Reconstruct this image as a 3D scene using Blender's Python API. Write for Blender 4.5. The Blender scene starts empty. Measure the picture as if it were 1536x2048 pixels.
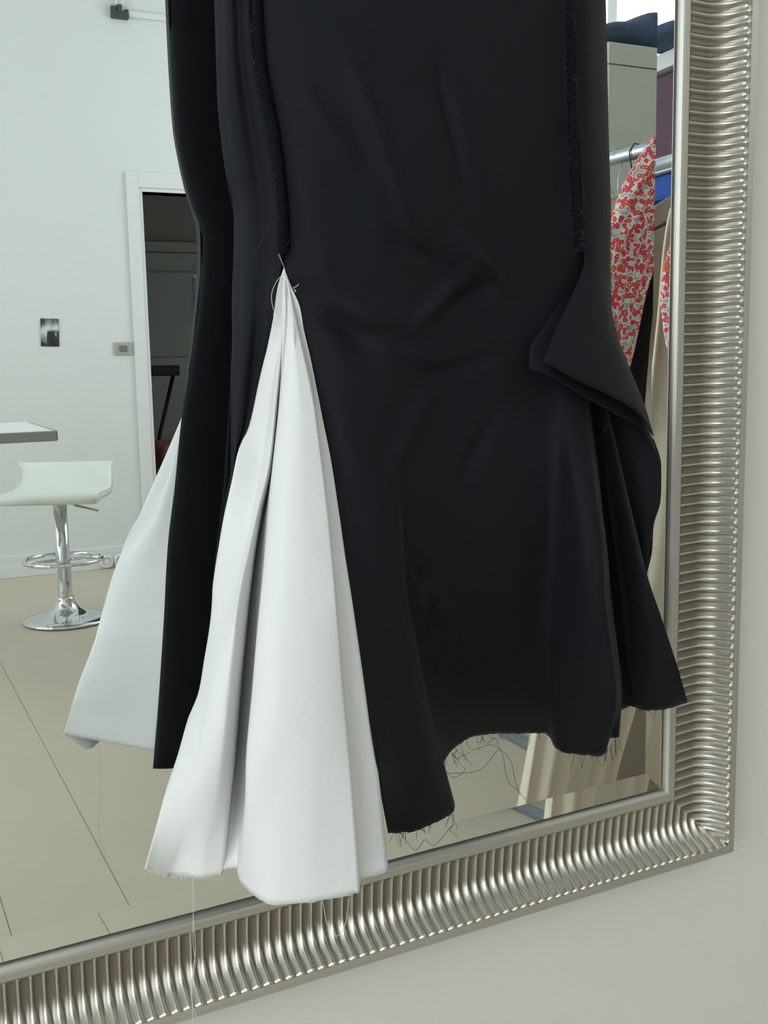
import bpy, bmesh, math, random
import numpy as np
from mathutils import Matrix, Vector
random.seed(7)
C = bpy.context.scene.collection
sc = bpy.context.scene
PI = math.pi

# ------------------------------------------------------------------ camera
FPX = 2178.5
RM = np.array([[0.89644446, 0.08080401, -0.43572702],      # rows: world x, y, z axes in camera coordinates
               [-0.44275911, 0.1217008, -0.888343],
               [-0.01875335, 0.98927227, 0.14487472]])
u_, _, v_ = np.linalg.svd(RM); RM = u_ @ v_
CAMP = np.array([0.0, -0.85, 1.15])
cd = bpy.data.cameras.new('camera'); cam = bpy.data.objects.new('camera', cd); C.objects.link(cam)
cd.sensor_fit = 'VERTICAL'; cd.sensor_height = 24.0; cd.sensor_width = 18.0
cd.lens = FPX * 24.0 / 2048.0
cd.clip_start = 0.02; cd.clip_end = 60
cam.matrix_world = Matrix.Translation(Vector(CAMP)) @ Matrix(RM.tolist()).to_4x4()
sc.camera = cam

# ------------------------------------------------------------------ view, world, lights
sc.view_settings.view_transform = 'Standard'; sc.view_settings.look = 'None'
sc.view_settings.gamma = 1.0; sc.view_settings.use_curve_mapping = False
sc.view_settings.exposure = 0.60
sc.cycles.use_denoising = True
sc.cycles.max_bounces = 10; sc.cycles.diffuse_bounces = 6; sc.cycles.glossy_bounces = 6
sc.cycles.sample_clamp_indirect = 6.0
sc.cycles.caustics_reflective = True; sc.cycles.caustics_refractive = False
w = bpy.data.worlds.new('sky'); sc.world = w; w.use_nodes = True
bg = w.node_tree.nodes['Background']; bg.inputs[0].default_value = (0.80, 0.90, 1.0, 1); bg.inputs[1].default_value = 1.2

def area(name, loc, rot, sx, sy, power, col):
    l = bpy.data.lights.new(name, 'AREA'); l.shape = 'RECTANGLE'; l.size = sx; l.size_y = sy
    l.energy = power; l.color = col
    o = bpy.data.objects.new(name, l); o.location = loc; o.rotation_euler = rot; C.objects.link(o)
    return o
# daylight through the two windows (left wall, right wall)
XL, XR, YB, ZC = -2.6, 3.4, -5.167, 3.3
W1 = (-4.5, -0.9, 0.85, 2.95)       # y0, y1, z0, z1 of the left window
W2 = (-4.7, -2.5, 1.05, 3.05)       # right window
area('window_daylight', (XL-0.30, (W1[0]+W1[1])/2, (W1[2]+W1[3])/2), (0, -PI/2, 0), W1[3]-W1[2]+.3, W1[1]-W1[0]+.3, 105, (0.90, 0.96, 1.0))
area('window_daylight', (XR+0.30, (W2[0]+W2[1])/2, (W2[2]+W2[3])/2), (0, PI/2, 0), W2[3]-W2[2]+.3, W2[1]-W2[0]+.3, 40, (0.95, 0.98, 1.0))

# ------------------------------------------------------------------ helpers
def wray(px, py): return RM @ np.array([px-768.0, -(py-1024.0), -FPX])
def onY(px, py, y):
    d = wray(px, py); return CAMP + (y-CAMP[1])/d[1]*d
def onZ(px, py, z):
    d = wray(px, py); return CAMP + (z-CAMP[2])/d[2]*d
def flip(p): return np.array([p[0], -.024-p[1], p[2]])       # reflection in the glass, whose face is at y = -0.012

def mat(name, col, rough=0.6, metal=0.0, spec=0.5, noise=0.0, nscale=8.0, bump=0.0, bscale=200.0, sheen=0.0, detail=3.0):
    m = bpy.data.materials.new(name); m.use_nodes = True
    nt = m.node_tree; b = nt.nodes['Principled BSDF']
    b.inputs['Base Color'].default_value = (*col, 1); b.inputs['Roughness'].default_value = rough
    b.inputs['Metallic'].default_value = metal; b.inputs['Specular IOR Level'].default_value = spec
    if sheen: b.inputs['Sheen Weight'].default_value = sheen; b.inputs['Sheen Roughness'].default_value = .4
    tc = nt.nodes.new('ShaderNodeTexCoord')
    if noise:
        n = nt.nodes.new('ShaderNodeTexNoise'); n.inputs['Scale'].default_value = nscale; n.inputs['Detail'].default_value = detail
        nt.links.new(tc.outputs['Object'], n.inputs['Vector'])
        mx = nt.nodes.new('ShaderNodeMix'); mx.data_type = 'RGBA'
        mx.inputs[6].default_value = (*[c*(1-noise) for c in col], 1); mx.inputs[7].default_value = (*[min(1, c*(1+noise)) for c in col], 1)
        nt.links.new(n.outputs['Fac'], mx.inputs[0]); nt.links.new(mx.outputs[2], b.inputs['Base Color'])
    if bump:
        n2 = nt.nodes.new('ShaderNodeTexNoise'); n2.inputs['Scale'].default_value = bscale
        nt.links.new(tc.outputs['Object'], n2.inputs['Vector'])
        bp = nt.nodes.new('ShaderNodeBump'); bp.inputs['Strength'].default_value = bump; bp.inputs['Distance'].default_value = .002
        nt.links.new(n2.outputs['Fac'], bp.inputs['Height']); nt.links.new(bp.outputs[0], b.inputs['Normal'])
    return m

def weave(m, scale=900, strength=.25):
    nt = m.node_tree; b = nt.nodes['Principled BSDF']
    tc = nt.nodes.new('ShaderNodeTexCoord')
    n = nt.nodes.new('ShaderNodeTexNoise'); n.inputs['Scale'].default_value = 14; n.inputs['Detail'].default_value = 8; n.inputs['Roughness'].default_value = .62
    n.inputs['Distortion'].default_value = .6
    nt.links.new(tc.outputs['Object'], n.inputs['Vector'])
    bp = nt.nodes.new('ShaderNodeBump'); bp.inputs['Strength'].default_value = strength; bp.inputs['Distance'].default_value = .006
    nt.links.new(n.outputs['Fac'], bp.inputs['Height'])
    n2 = nt.nodes.new('ShaderNodeTexNoise'); n2.inputs['Scale'].default_value = scale
    nt.links.new(tc.outputs['Object'], n2.inputs['Vector'])
    bp2 = nt.nodes.new('ShaderNodeBump'); bp2.inputs['Strength'].default_value = .25; bp2.inputs['Distance'].default_value = .0006
    nt.links.new(n2.outputs['Fac'], bp2.inputs['Height']); nt.links.new(bp.outputs[0], bp2.inputs['Normal'])
    nt.links.new(bp2.outputs[0], b.inputs['Normal'])
    return m

def mesh_obj(name, verts, faces, m, parent=None, smooth=True):
    me = bpy.data.meshes.new(name); me.from_pydata([tuple(map(float, v)) for v in verts], [], faces); me.update()
    if m: me.materials.append(m)
    if smooth: me.polygons.foreach_set('use_smooth', [True]*len(me.polygons))
    o = bpy.data.objects.new(name, me); C.objects.link(o)
    if parent: o.parent = parent
    return o
def bm_obj(name, bm, m, parent=None, smooth=False, bevel=0.0, sub=0):
    bmesh.ops.recalc_face_normals(bm, faces=bm.faces)
    me = bpy.data.meshes.new(name); bm.to_mesh(me); bm.free()
    if m: me.materials.append(m)
    if smooth: me.polygons.foreach_set('use_smooth', [True]*len(me.polygons))
    o = bpy.data.objects.new(name, me); C.objects.link(o)
    if parent: o.parent = parent
    if bevel:
        b = o.modifiers.new('edge', 'BEVEL'); b.width = bevel; b.segments = 2; b.limit_method = 'ANGLE'
    if sub:
        s = o.modifiers.new('round', 'SUBSURF'); s.levels = sub; s.render_levels = sub
    return o
def add_box(bm, lo, hi):
    lo = [min(a, b) for a, b in zip(lo, hi)] if False else lo
    vs = [bm.verts.new((x, y, z)) for x in (lo[0], hi[0]) for y in (lo[1], hi[1]) for z in (lo[2], hi[2])]
    for f in ((0,1,3,2),(4,6,7,5),(0,4,5,1),(2,3,7,6),(0,2,6,4),(1,5,7,3)): bm.faces.new([vs[i] for i in f])
def box(name, lo, hi, m, parent=None, bevel=0.0):
    bm = bmesh.new(); add_box(bm, lo, hi); return bm_obj(name, bm, m, parent, bevel=bevel)
def boxes(name, lst, m, parent=None, bevel=0.0):
    bm = bmesh.new()
    for lo, hi in lst: add_box(bm, lo, hi)
    return bm_obj(name, bm, m, parent, bevel=bevel)
def tube_geo(pts, r, seg=10, cap=True):
    pts = [Vector(p) for p in pts]; V = []; F = []
    n = len(pts); rr = r if isinstance(r, (list, tuple)) else [r]*n
    ref = None
    for i, p in enumerate(pts):
        t = (pts[min(i+1, n-1)]-pts[max(i-1, 0)]).normalized()
        if ref is None:
            ref = t.orthogonal().normalized()
        ref = (ref - t*ref.dot(t)).normalized(); b = t.cross(ref)
        for k in range(seg):
            a = 2*PI*k/seg; V.append(p + (ref*math.cos(a)+b*math.sin(a))*rr[i])
    for i in range(n-1):
        for k in range(seg):
            a = i*seg+k; b_ = i*seg+(k+1) % seg; F.append((a, b_, b_+seg, a+seg))
    if cap: F.append(tuple(range(seg-1, -1, -1))); F.append(tuple(range((n-1)*seg, n*seg)))
    return V, F
def tube(name, pts, r, m, parent=None, seg=12):
    V, F = tube_geo(pts, r, seg); return mesh_obj(name, V, F, m, parent)
def tubes(name, lst, m, parent=None, seg=5):
    V = []; F = []
    for pts, r in lst:
        v, f = tube_geo(pts, r, seg); k = len(V); V += v; F += [tuple(i+k for i in q) for q in f]
    return mesh_obj(name, V, F, m, parent)
def lathe(name, prof, m, parent=None, seg=40, loc=(0,0,0)):
    V = []; F = []
    for r, z in prof:
        for k in range(seg):
            a = 2*PI*k/seg; V.append((loc[0]+r*math.cos(a), loc[1]+r*math.sin(a), loc[2]+z))
    for i in range(len(prof)-1):
        for k in range(seg):
            a = i*seg+k; b = i*seg+(k+1) % seg; F.append((a, b, b+seg, a+seg))
    return mesh_obj(name, V, F, m, parent)
def empty(name, loc=(0,0,0), rz=0):
    o = bpy.data.objects.new(name, None); o.location = loc; o.rotation_euler.z = rz; C.objects.link(o); return o
def tag(o, label=None, cat=None, group=None, kind=None):
    if label: o['label'] = label
    if cat: o['category'] = cat
    if group: o['group'] = group
    if kind: o['kind'] = kind
    return o
def pchip(x, y, xi):
    x = np.asarray(x, float); y = np.asarray(y, float); h = np.diff(x); h[h == 0] = 1e-9
    if y.ndim == 1: y = y[:, None]
    d = np.diff(y, axis=0)/h[:, None]; m = np.zeros_like(y)
    if len(x) > 2:
        w1 = 2*h[1:]+h[:-1]; w2 = h[1:]+2*h[:-1]
        for k in range(y.shape[1]):
            for i in range(1, len(x)-1):
                a, b = d[i-1, k], d[i, k]
                m[i, k] = 0 if a*b <= 0 else (w1[i-1]+w2[i-1])/(w1[i-1]/a+w2[i-1]/b)
    m[0] = d[0]; m[-1] = d[-1]
    xi = np.asarray(xi, float); i = np.clip(np.searchsorted(x, xi, side='right')-1, 0, len(x)-2)
    t = ((xi-x[i])/h[i])[:, None]; H = h[i][:, None]
    return (2*t**3-3*t**2+1)*y[i]+(t**3-2*t**2+t)*H*m[i]+(-2*t**3+3*t**2)*y[i+1]+(t**3-t**2)*H*m[i+1]
def catmull(x, y, xi):
    x = np.asarray(x, float); y = np.asarray(y, float); h = np.diff(x)
    d = np.diff(y, axis=0)/h[:, None]; m = np.zeros_like(y)
    m[1:-1] = (d[:-1]*h[1:, None]+d[1:]*h[:-1, None])/(h[1:]+h[:-1])[:, None]; m[0] = d[0]; m[-1] = d[-1]
    xi = np.asarray(xi, float); i = np.clip(np.searchsorted(x, xi, side='right')-1, 0, len(x)-2)
    t = ((xi-x[i])/h[i])[:, None]; H = h[i][:, None]
    return (2*t**3-3*t**2+1)*y[i]+(t**3-2*t**2+t)*H*m[i]+(-2*t**3+3*t**2)*y[i+1]+(t**3-t**2)*H*m[i+1]

# ------------------------------------------------------------------ materials
M = {}
M['wall_mirror'] = mat('painted plaster', (0.68, 0.67, 0.63), .75, noise=.015, nscale=3, bump=.15, bscale=350)
M['wall_white'] = mat('white painted wall', (0.64, 0.665, 0.64), .7, noise=.02, nscale=1.5, bump=.08, bscale=120)
M['trim'] = mat('white gloss trim', (0.66, 0.68, 0.66), .4)
M['ceiling'] = mat('ceiling paint', (0.85, 0.85, 0.84), .8)
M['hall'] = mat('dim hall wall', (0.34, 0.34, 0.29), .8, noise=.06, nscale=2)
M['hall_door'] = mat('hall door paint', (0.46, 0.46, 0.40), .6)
M['chrome'] = mat('chrome', (0.72, 0.74, 0.76), .08, metal=1)
M['steel'] = mat('bluish steel tube', (0.50, 0.55, 0.62), .36, metal=1)
M['white_leather'] = mat('white leatherette', (0.72, 0.76, 0.70), .38, bump=.05, bscale=400)
M['piping'] = mat('pale piping', (0.80, 0.83, 0.78), .45)
M['black_plastic'] = mat('black plastic', (0.015, 0.016, 0.018), .45)
M['grey_plastic'] = mat('grey plastic', (0.36, 0.36, 0.34), .5)
M['dark_grey'] = mat('dark grey plastic', (0.15, 0.155, 0.13), .5)
M['dark_box'] = mat('dark green grey box', (0.045, 0.055, 0.045), .6)
M['table_white'] = mat('white table laminate', (0.82, 0.84, 0.83), .3)
M['table_edge'] = mat('grey table edge', (0.25, 0.25, 0.24), .5)
M['cabinet'] = mat('cabinet off white', (0.56, 0.57, 0.52), .5, noise=.02, nscale=3)
M['red_cloth'] = mat('dark rose cloth', (0.34, 0.10, 0.12), .9, noise=.15, nscale=40)
M['jeans'] = weave(mat('dark blue denim', (0.048, 0.080, 0.14), .85, noise=.9, nscale=12), 500, .9)
M['purple'] = mat('plum cloth', (0.10, 0.055, 0.085), .9)
M['blue'] = mat('bright blue cloth', (0.02, 0.07, 0.32), .8)
M['cream'] = weave(mat('cream cotton', (0.66, 0.59, 0.47), .85), 700, .25)
M['tan'] = weave(mat('tan cotton', (0.36, 0.30, 0.235), .85), 700, .2)
M['cream2'] = weave(mat('off white cotton', (0.68, 0.64, 0.56), .85), 700, .2)
M['black_knit'] = weave(mat('black knit', (0.008, 0.008, 0.009), .9, spec=.2), 700, .3)
M['grey_knit'] = mat('pale grey cloth', (0.42, 0.44, 0.46), .9)
M['black_cotton'] = weave(mat('black cotton', (0.0052, 0.0064, 0.0084), .75, spec=.18, sheen=.04), 900, .30)
M['raw_edge'] = weave(mat('raw black seam edge', (0.005, 0.005, 0.007), .95, spec=.1), 900, .5)
M['white_cotton'] = weave(mat('white cotton', (0.71, 0.71, 0.70), .8, spec=.3), 900, .16)
M['thread_black'] = mat('dark thread', (0.02, 0.022, 0.035), .7)
M['thread_white'] = mat('pale thread', (0.72, 0.72, 0.70), .7)

# silver frame metal: patina sits in the flutes (attribute 'groove')
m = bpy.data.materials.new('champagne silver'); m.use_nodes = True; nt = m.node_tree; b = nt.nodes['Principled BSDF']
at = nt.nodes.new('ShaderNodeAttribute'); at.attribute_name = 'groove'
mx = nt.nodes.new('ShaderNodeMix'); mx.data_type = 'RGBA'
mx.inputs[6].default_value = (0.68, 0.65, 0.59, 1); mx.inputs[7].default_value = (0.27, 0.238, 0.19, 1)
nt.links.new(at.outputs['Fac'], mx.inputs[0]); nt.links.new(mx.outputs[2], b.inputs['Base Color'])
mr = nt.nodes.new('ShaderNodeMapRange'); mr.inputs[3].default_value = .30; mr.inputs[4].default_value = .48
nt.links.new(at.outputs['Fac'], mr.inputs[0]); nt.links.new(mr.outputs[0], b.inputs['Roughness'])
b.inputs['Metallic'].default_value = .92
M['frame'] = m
M['rail'] = mat('brushed champagne silver', (0.58, 0.56, 0.51), .46, metal=.85)
M['frame_side'] = mat('dark frame side', (0.20, 0.19, 0.17), .4, metal=.7)
M['mirror'] = mat('silvered glass', (0.90, 0.925, 0.91), 0.0, metal=1)

# floral print
m = bpy.data.materials.new('red floral print'); m.use_nodes = True; nt = m.node_tree; b = nt.nodes['Principled BSDF']; b.inputs['Roughness'].default_value = .85
tc = nt.nodes.new('ShaderNodeTexCoord')
nz = nt.nodes.new('ShaderNodeTexNoise'); nz.inputs['Scale'].default_value = 110; nt.links.new(tc.outputs['Object'], nz.inputs['Vector'])
va = nt.nodes.new('ShaderNodeVectorMath'); va.operation = 'MULTIPLY_ADD'; va.inputs[1].default_value = (.008,)*3
nt.links.new(nz.outputs['Color'], va.inputs[0]); nt.links.new(tc.outputs['Object'], va.inputs[2])
vo = nt.nodes.new('ShaderNodeTexVoronoi'); vo.inputs['Scale'].default_value = 88; nt.links.new(va.outputs[0], vo.inputs['Vector'])
cr = nt.nodes.new('ShaderNodeValToRGB'); cr.color_ramp.interpolation = 'CONSTANT'
e = cr.color_ramp.elements; e[0].position = 0; e[0].color = (.72, .50, .38, 1); e[1].position = .16; e[1].color = (.56, .05, .055, 1)
e2 = cr.color_ramp.elements.new(.54); e2.color = (.68, .64, .62, 1); e3 = cr.color_ramp.elements.new(.74); e3.color = (.36, .37, .34, 1); 
nt.links.new(vo.outputs['Distance'], cr.inputs[0])
hs = nt.nodes.new('ShaderNodeHueSaturation'); sx = nt.nodes.new('ShaderNodeSeparateColor'); nt.links.new(vo.outputs['Color'], sx.inputs[0])
mr = nt.nodes.new('ShaderNodeMapRange'); mr.inputs[3].default_value = .475; mr.inputs[4].default_value = .525
nt.links.new(sx.outputs[0], mr.inputs[0]); nt.links.new(mr.outputs[0], hs.inputs['Hue']); nt.links.new(cr.outputs[0], hs.inputs['Color'])
nt.links.new(hs.outputs[0], b.inputs['Base Color']); M['floral'] = m

# floor: pale beige sheet with faint clouding
m = mat('beige floor', (0.48, 0.435, 0.335), .42, spec=.4, noise=.06, nscale=2.2, detail=6)
M['floor'] = m
M['joint'] = mat('floor joint', (0.30, 0.28, 0.23), .8)

# ------------------------------------------------------------------ room shell
T = .12
def struct(o): o['kind'] = 'structure'; return o
# floor: large square tiles laid diagonally to nothing: plain rows parallel to the walls, 2 mm joints
fl = struct(boxes('floor', [((XL-T, YB-5.0, -.10), (XR+T, T, -.0015))], M['joint']))
JX = [-2.6, -1.68, -.76, .16, .46, 1.38, 2.30, 3.22]      # joint lines seen in the mirror
def tile_row(x0, x1, ys):
    for a, b_ in zip(ys[:-1], ys[1:]):
        t = box('tile', (x0+.0012, a+.0012, -.0015), (x1-.0012, b_-.0012, 0.0), M['floor'], fl)
xs = [XL, -1.76, .215, .455, 2.36, XR]
for i, (a, b_) in enumerate(zip(xs[:-1], xs[1:])):
    ys = [YB, 0.0]
    tile_row(a, b_, ys)
struct(box('ceiling', (XL-T, YB-T, ZC), (XR+T, T, ZC+.1), M['ceiling']))
struct(box('wall_mirror', (XL-T, 0, 0), (XR+T, T, ZC), M['wall_mirror']))
DX0, DX1, DZ = 1.525, 2.355, 2.03
struct(boxes('wall_back', [((XL-T, YB-T, 0), (DX0, YB, ZC)), ((DX1, YB-T, 0), (XR+T, YB, ZC)), ((DX0, YB-T, DZ), (DX1, YB, ZC))], M['wall_white']))
def wall_with_window(name, x0, x1, W):
    y0, y1, z0, z1 = W
    return struct(boxes(name, [((x0, YB, 0), (x1, y0, ZC)), ((x0, y1, 0), (x1, 0, ZC)), ((x0, y0, 0), (x1, y1, z0)), ((x0, y0, z1), (x1, y1, ZC))], M['wall_white']))
wall_with_window('wall_left', XL-T, XL, W1)
wall_with_window('wall_right', XR, XR+T, W2)
M['pane'] = mat('window glass', (1, 1, 1), 0.0); pb = M['pane'].node_tree
pb.nodes.clear(); tr = pb.nodes.new('ShaderNodeBsdfTransparent'); gl = pb.nodes.new('ShaderNodeBsdfGlossy'); gl.inputs['Roughness'].default_value = .02
ms = pb.nodes.new('ShaderNodeMixShader'); ms.inputs[0].default_value = .06; ou = pb.nodes.new('ShaderNodeOutputMaterial')
pb.links.new(tr.outputs[0], ms.inputs[1]); pb.links.new(gl.outputs[0], ms.inputs[2]); pb.links.new(ms.outputs[0], ou.inputs[0])
def window(n, x, W, cols):
    y0, y1, z0, z1 = W; f = .05
    o = struct(boxes('window_%d' % n, [((x-.03, y0, z0), (x+.03, y0+f, z1)), ((x-.03, y1-f, z0), (x+.03, y1, z1)), ((x-.03, y0+f, z0), (x+.03, y1-f, z0+f)), ((x-.03, y0+f, z1-f), (x+.03, y1-f, z1))], M['trim']))
    for k in range(1, cols):
        y = y0+(y1-y0)*k/cols; box('mullion', (x-.025, y-.035, z0+f), (x+.025, y+.035, z1-f), M['trim'], o)
    for k in range(cols):
        a = y0+(y1-y0)*k/cols+.04; b_ = y0+(y1-y0)*(k+1)/cols-.04
        box('pane', (x-.003, a, z0+f), (x+.003, b_, z1-f), M['pane'], o)
window(1, XL-.06, W1, 3); window(2, XR+.06, W2, 2)

# baseboards
bb = struct(boxes('baseboard_back', [((XL, YB, 0), (DX0-.09, YB+.012, .118)), ((XL, YB+.012, 0), (DX0-.09, YB+.020, .062)), ((DX1+.09, YB, 0), (XR, YB+.012, .118)), ((DX1+.09, YB+.012, 0), (XR, YB+.020, .062))], M['trim'], bevel=.003))
struct(box('baseboard_left', (XL, YB+.02, 0), (XL+.012, 0, .118), M['trim'], bevel=.003))
struct(box('baseboard_right', (XR-.012, YB+.02, 0), (XR, 0, .118), M['trim'], bevel=.003))

# doorway with casing, frame and a dim hall beyond
dr = struct(boxes('door_1', [((DX0-.085, YB, 0), (DX0-.020, YB+.016, DZ+.10)), ((DX1+.020, YB, 0), (DX1+.085, YB+.016, DZ+.10)), ((DX0-.020, YB, DZ+.020), (DX1+.020, YB+.016, DZ+.10))], M['trim'], bevel=.003))
boxes('jamb', [((DX0-.02, YB-T, 0), (DX0, YB+.008, DZ+.02)), ((DX1, YB-T, 0), (DX1+.02, YB+.008, DZ+.02)), ((DX0, YB-T, DZ), (DX1, YB+.008, DZ+.02))], M['trim'], dr, bevel=.002)
HY = YB-3.2
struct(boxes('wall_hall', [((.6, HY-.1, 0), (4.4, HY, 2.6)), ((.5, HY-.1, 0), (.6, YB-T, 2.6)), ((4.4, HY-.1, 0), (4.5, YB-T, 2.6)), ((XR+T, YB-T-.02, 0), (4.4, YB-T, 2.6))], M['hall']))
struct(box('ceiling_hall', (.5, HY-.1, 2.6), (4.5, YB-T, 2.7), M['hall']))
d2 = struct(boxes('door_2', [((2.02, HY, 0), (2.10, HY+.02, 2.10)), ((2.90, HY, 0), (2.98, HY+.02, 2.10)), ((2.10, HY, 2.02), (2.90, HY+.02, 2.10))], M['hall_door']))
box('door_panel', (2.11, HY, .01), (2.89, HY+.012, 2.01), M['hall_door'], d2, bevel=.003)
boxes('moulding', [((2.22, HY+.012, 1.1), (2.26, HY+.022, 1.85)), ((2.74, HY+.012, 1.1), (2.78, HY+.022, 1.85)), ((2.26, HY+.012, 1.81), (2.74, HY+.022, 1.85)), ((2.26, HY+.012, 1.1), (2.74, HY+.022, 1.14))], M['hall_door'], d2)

# switch, card, sockets, conduit
sp = box('light_switch', (1.330, YB, 1.162), (1.428, YB+.009, 1.232), M['grey_plastic'], bevel=.003)
tag(sp, 'grey wall switch plate with a darker rocker beside the doorway, mirrored', 'switch')
box('rocker', (1.358, YB+.009, 1.180), (1.400, YB+.014, 1.214), M['dark_grey'], sp, bevel=.002)
for i, x in enumerate((1.222, 1.296)):
    s = lathe('wall_socket', [(.0, .016), (.020, .016), (.024, .012), (.024, .020), (.034, .018), (.037, .006), (.037, 0)], M['trim'])
    s.rotation_euler = (-PI/2, 0, 0); s.location = (x, YB+.020, .040)
    tag(s, ['round white wall socket on the skirting, the one further from the doorway', 'round white wall socket on the skirting, the one closer to the doorway'][i], 'socket', 'sockets on the skirting')
G = ["334566776545446","323468888655746","333578888767866","344679a99778a97","4567abba99aabca","679accdcbbbcdcb",
     "8bcdddddccdeddd","bddddddccdcddcc","cdddddba98889a9","ddddd9322224733","cccdd4222235b32","bbbbd4222225a32",
     "aaaad3221222832","999993221222422","88888322112222 ","78888322111222 ","35777321111222 ","224573221111122","222342211111122","222222221111122"]
nx, ny = 15, 20; V = []; F = []; cols = []
for j in range(ny+1):
    for i in range(nx+1): V.append((i/nx*.094-.047, 0, .0725-j/ny*.145))
for j in range(ny):
    for i in range(nx):
        a = j*(nx+1)+i; F.append((a, a+nx+1, a+nx+2, a+1)); ch = G[j][i] if i < len(G[j]) else '2'
        cols.append((int(ch, 16) if ch != ' ' else 2)/15.0)
card = box('postcard', (-.0475, -.0004, -.073), (.0475, .0012, .073), M['trim'])
card.location = (.998, YB+.003, 1.287); card.rotation_euler = (0, math.radians(2.2), 0)
tag(card, 'small black and white photo card stuck on the white wall', 'picture')
pr = mesh_obj('print', [(v[0], .0016, v[2]) for v in V], F, None, card, smooth=False)
ca = pr.data.color_attributes.new('ink', 'FLOAT_COLOR', 'CORNER'); k = 0
for p, c in zip(pr.data.polygons, cols):
    for _ in p.loop_indices: ca.data[k].color = (c*c*.75+.01, c*c*.78+.012, c*c*.76+.012, 1); k += 1
m = mat('printed photo', (.5,)*3, .5); a_ = m.node_tree.nodes.new('ShaderNodeAttribute'); a_.attribute_name = 'ink'
m.node_tree.links.new(a_.outputs['Color'], m.node_tree.nodes['Principled BSDF'].inputs['Base Color']); pr.data.materials.append(m)

cb = empty('cable_box', (1.45, YB, 2.93)); tag(cb, 'small dark ragged junction box high on the wall with white cables', 'box')
boxes('housing', [((-.045, 0, -.030), (.045, .035, .004)), ((-.045, 0, .004), (-.018, .03, .030)), ((-.014, 0, .004), (.012, .033, .038)), ((.024, 0, .004), (.045, .03, .018))], M['dark_box'], cb, bevel=.004)
tubes('cable', [([(-.01, .02, .03), (-.02, .02, .07), (.0, .02, .12), (-.01, .015, .36)], .006), ([(.01, .02, .03), (.03, .02, .08), (.015, .02, .14), (.02, .015, .36)], .006)], M['trim'], cb, 8)
cn = box('conduit', (1.495, YB, 2.915), (3.3, YB+.022, 2.945), M['trim'], bevel=.004)
tag(cn, 'thin white cable trunking running along the top of the wall', 'conduit')

# ------------------------------------------------------------------ mirror
XG, ZG = .7235, .6985              # glass corner (right, bottom)
XGL, ZGT = -.033, 1.843            # glass left and top
PG = .012
mir = empty('wall_mirror_framed', (0, 0, 0)); mir.name = 'framed_mirror'
tag(mir, 'large wall mirror in a ribbed champagne silver frame behind the skirt', 'mirror')
KS = .0172                          # the mirror hangs very slightly out of true: its left side sits lower
def skew(o):
    for v in o.data.vertices: v.co.z += KS*(v.co.x-XG)
    return o
bw = .0195; e0 = .0015
x0, x1, z0, z1 = XGL+e0, XG-e0, ZG+e0, ZGT-e0
skew(box('glass', (x0+bw, -PG, z0+bw), (x1-bw, -.004, z1-bw), M['mirror'], mir))
dp = -.00112
outer = [(x0, z0), (x1, z0), (x1, z1), (x0, z1)]; inner = [(x0+bw, z0+bw), (x1-bw, z0+bw), (x1-bw, z1-bw), (x0+bw, z1-bw)]
V = [(x, -PG+dp, z) for x, z in outer]+[(x, -PG, z) for x, z in inner]+[(x, -.004, z) for x, z in outer]+[(x, -.004, z) for x, z in inner]
F = []
for i in range(4):
    j = (i+1) % 4; F += [(i, j, 4+j, 4+i), (8+i, 12+i, 12+j, 8+j), (i, 8+i, 8+j, j)]
tag(skew(mesh_obj('bevelled_edge', V, F, M['mirror'], mir, smooth=False)), 'bevelled glass border')

PROF = [(0, .010), (.0008, .0175), (.003, .0200), (.0055, .0203), (.012, .0190), (.013, .0185)]
RIBP = [(.013, .0190), (.020, .0182), (.030, .0172), (.038, .0166), (.042, .0171), (.046, .0184), (.050, .0208), (.054, .0247), (.0575, .0298), (.0605, .0355), (.0628, .0405), (.0645, .0432), (.0656, .0432), (.0664, .0410)]
RIM = [(.0662, .0400), (.0700, .0405), (.0745, .0405), (.0762, .0385), (.0770, .0350), (.0770, 0)]
base = PROF + [(u, p-.0052) for u, p in RIBP] + RIM
def rail(side):
    V = []; F = []; n = len(base)
    for end in (0, 1):
        for u, p in base:
            if side == 'bottom': V.append(((XGL-u, XG+u)[end], -p, ZG-u))
            if side == 'top': V.append(((XGL-u, XG+u)[end], -p, ZGT+u))
            if side == 'right': V.append((XG+u, -p, (ZG-u, ZGT+u)[end]))
            if side == 'left': V.append((XGL-u, -p, (ZG-u, ZGT+u)[end]))
    for i in range(n-1): F.append((i, i+1, n+i+1, n+i))
    F.append((0, n, 2*n-1, n-1))
    o = mesh_obj('rail', V, F, M['rail'], mir, smooth=False)
    bm = bmesh.new(); bm.from_mesh(o.data); bmesh.ops.recalc_face_normals(bm, faces=bm.faces); bm.to_mesh(o.data); bm.free()
    return skew(o)
for s in ('bottom', 'right', 'top', 'left'): rail(s)
PITCH = .0099; AMP = .0036
ru = np.array([u for u, p in RIBP]); rp = np.array([p for u, p in RIBP])
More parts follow.
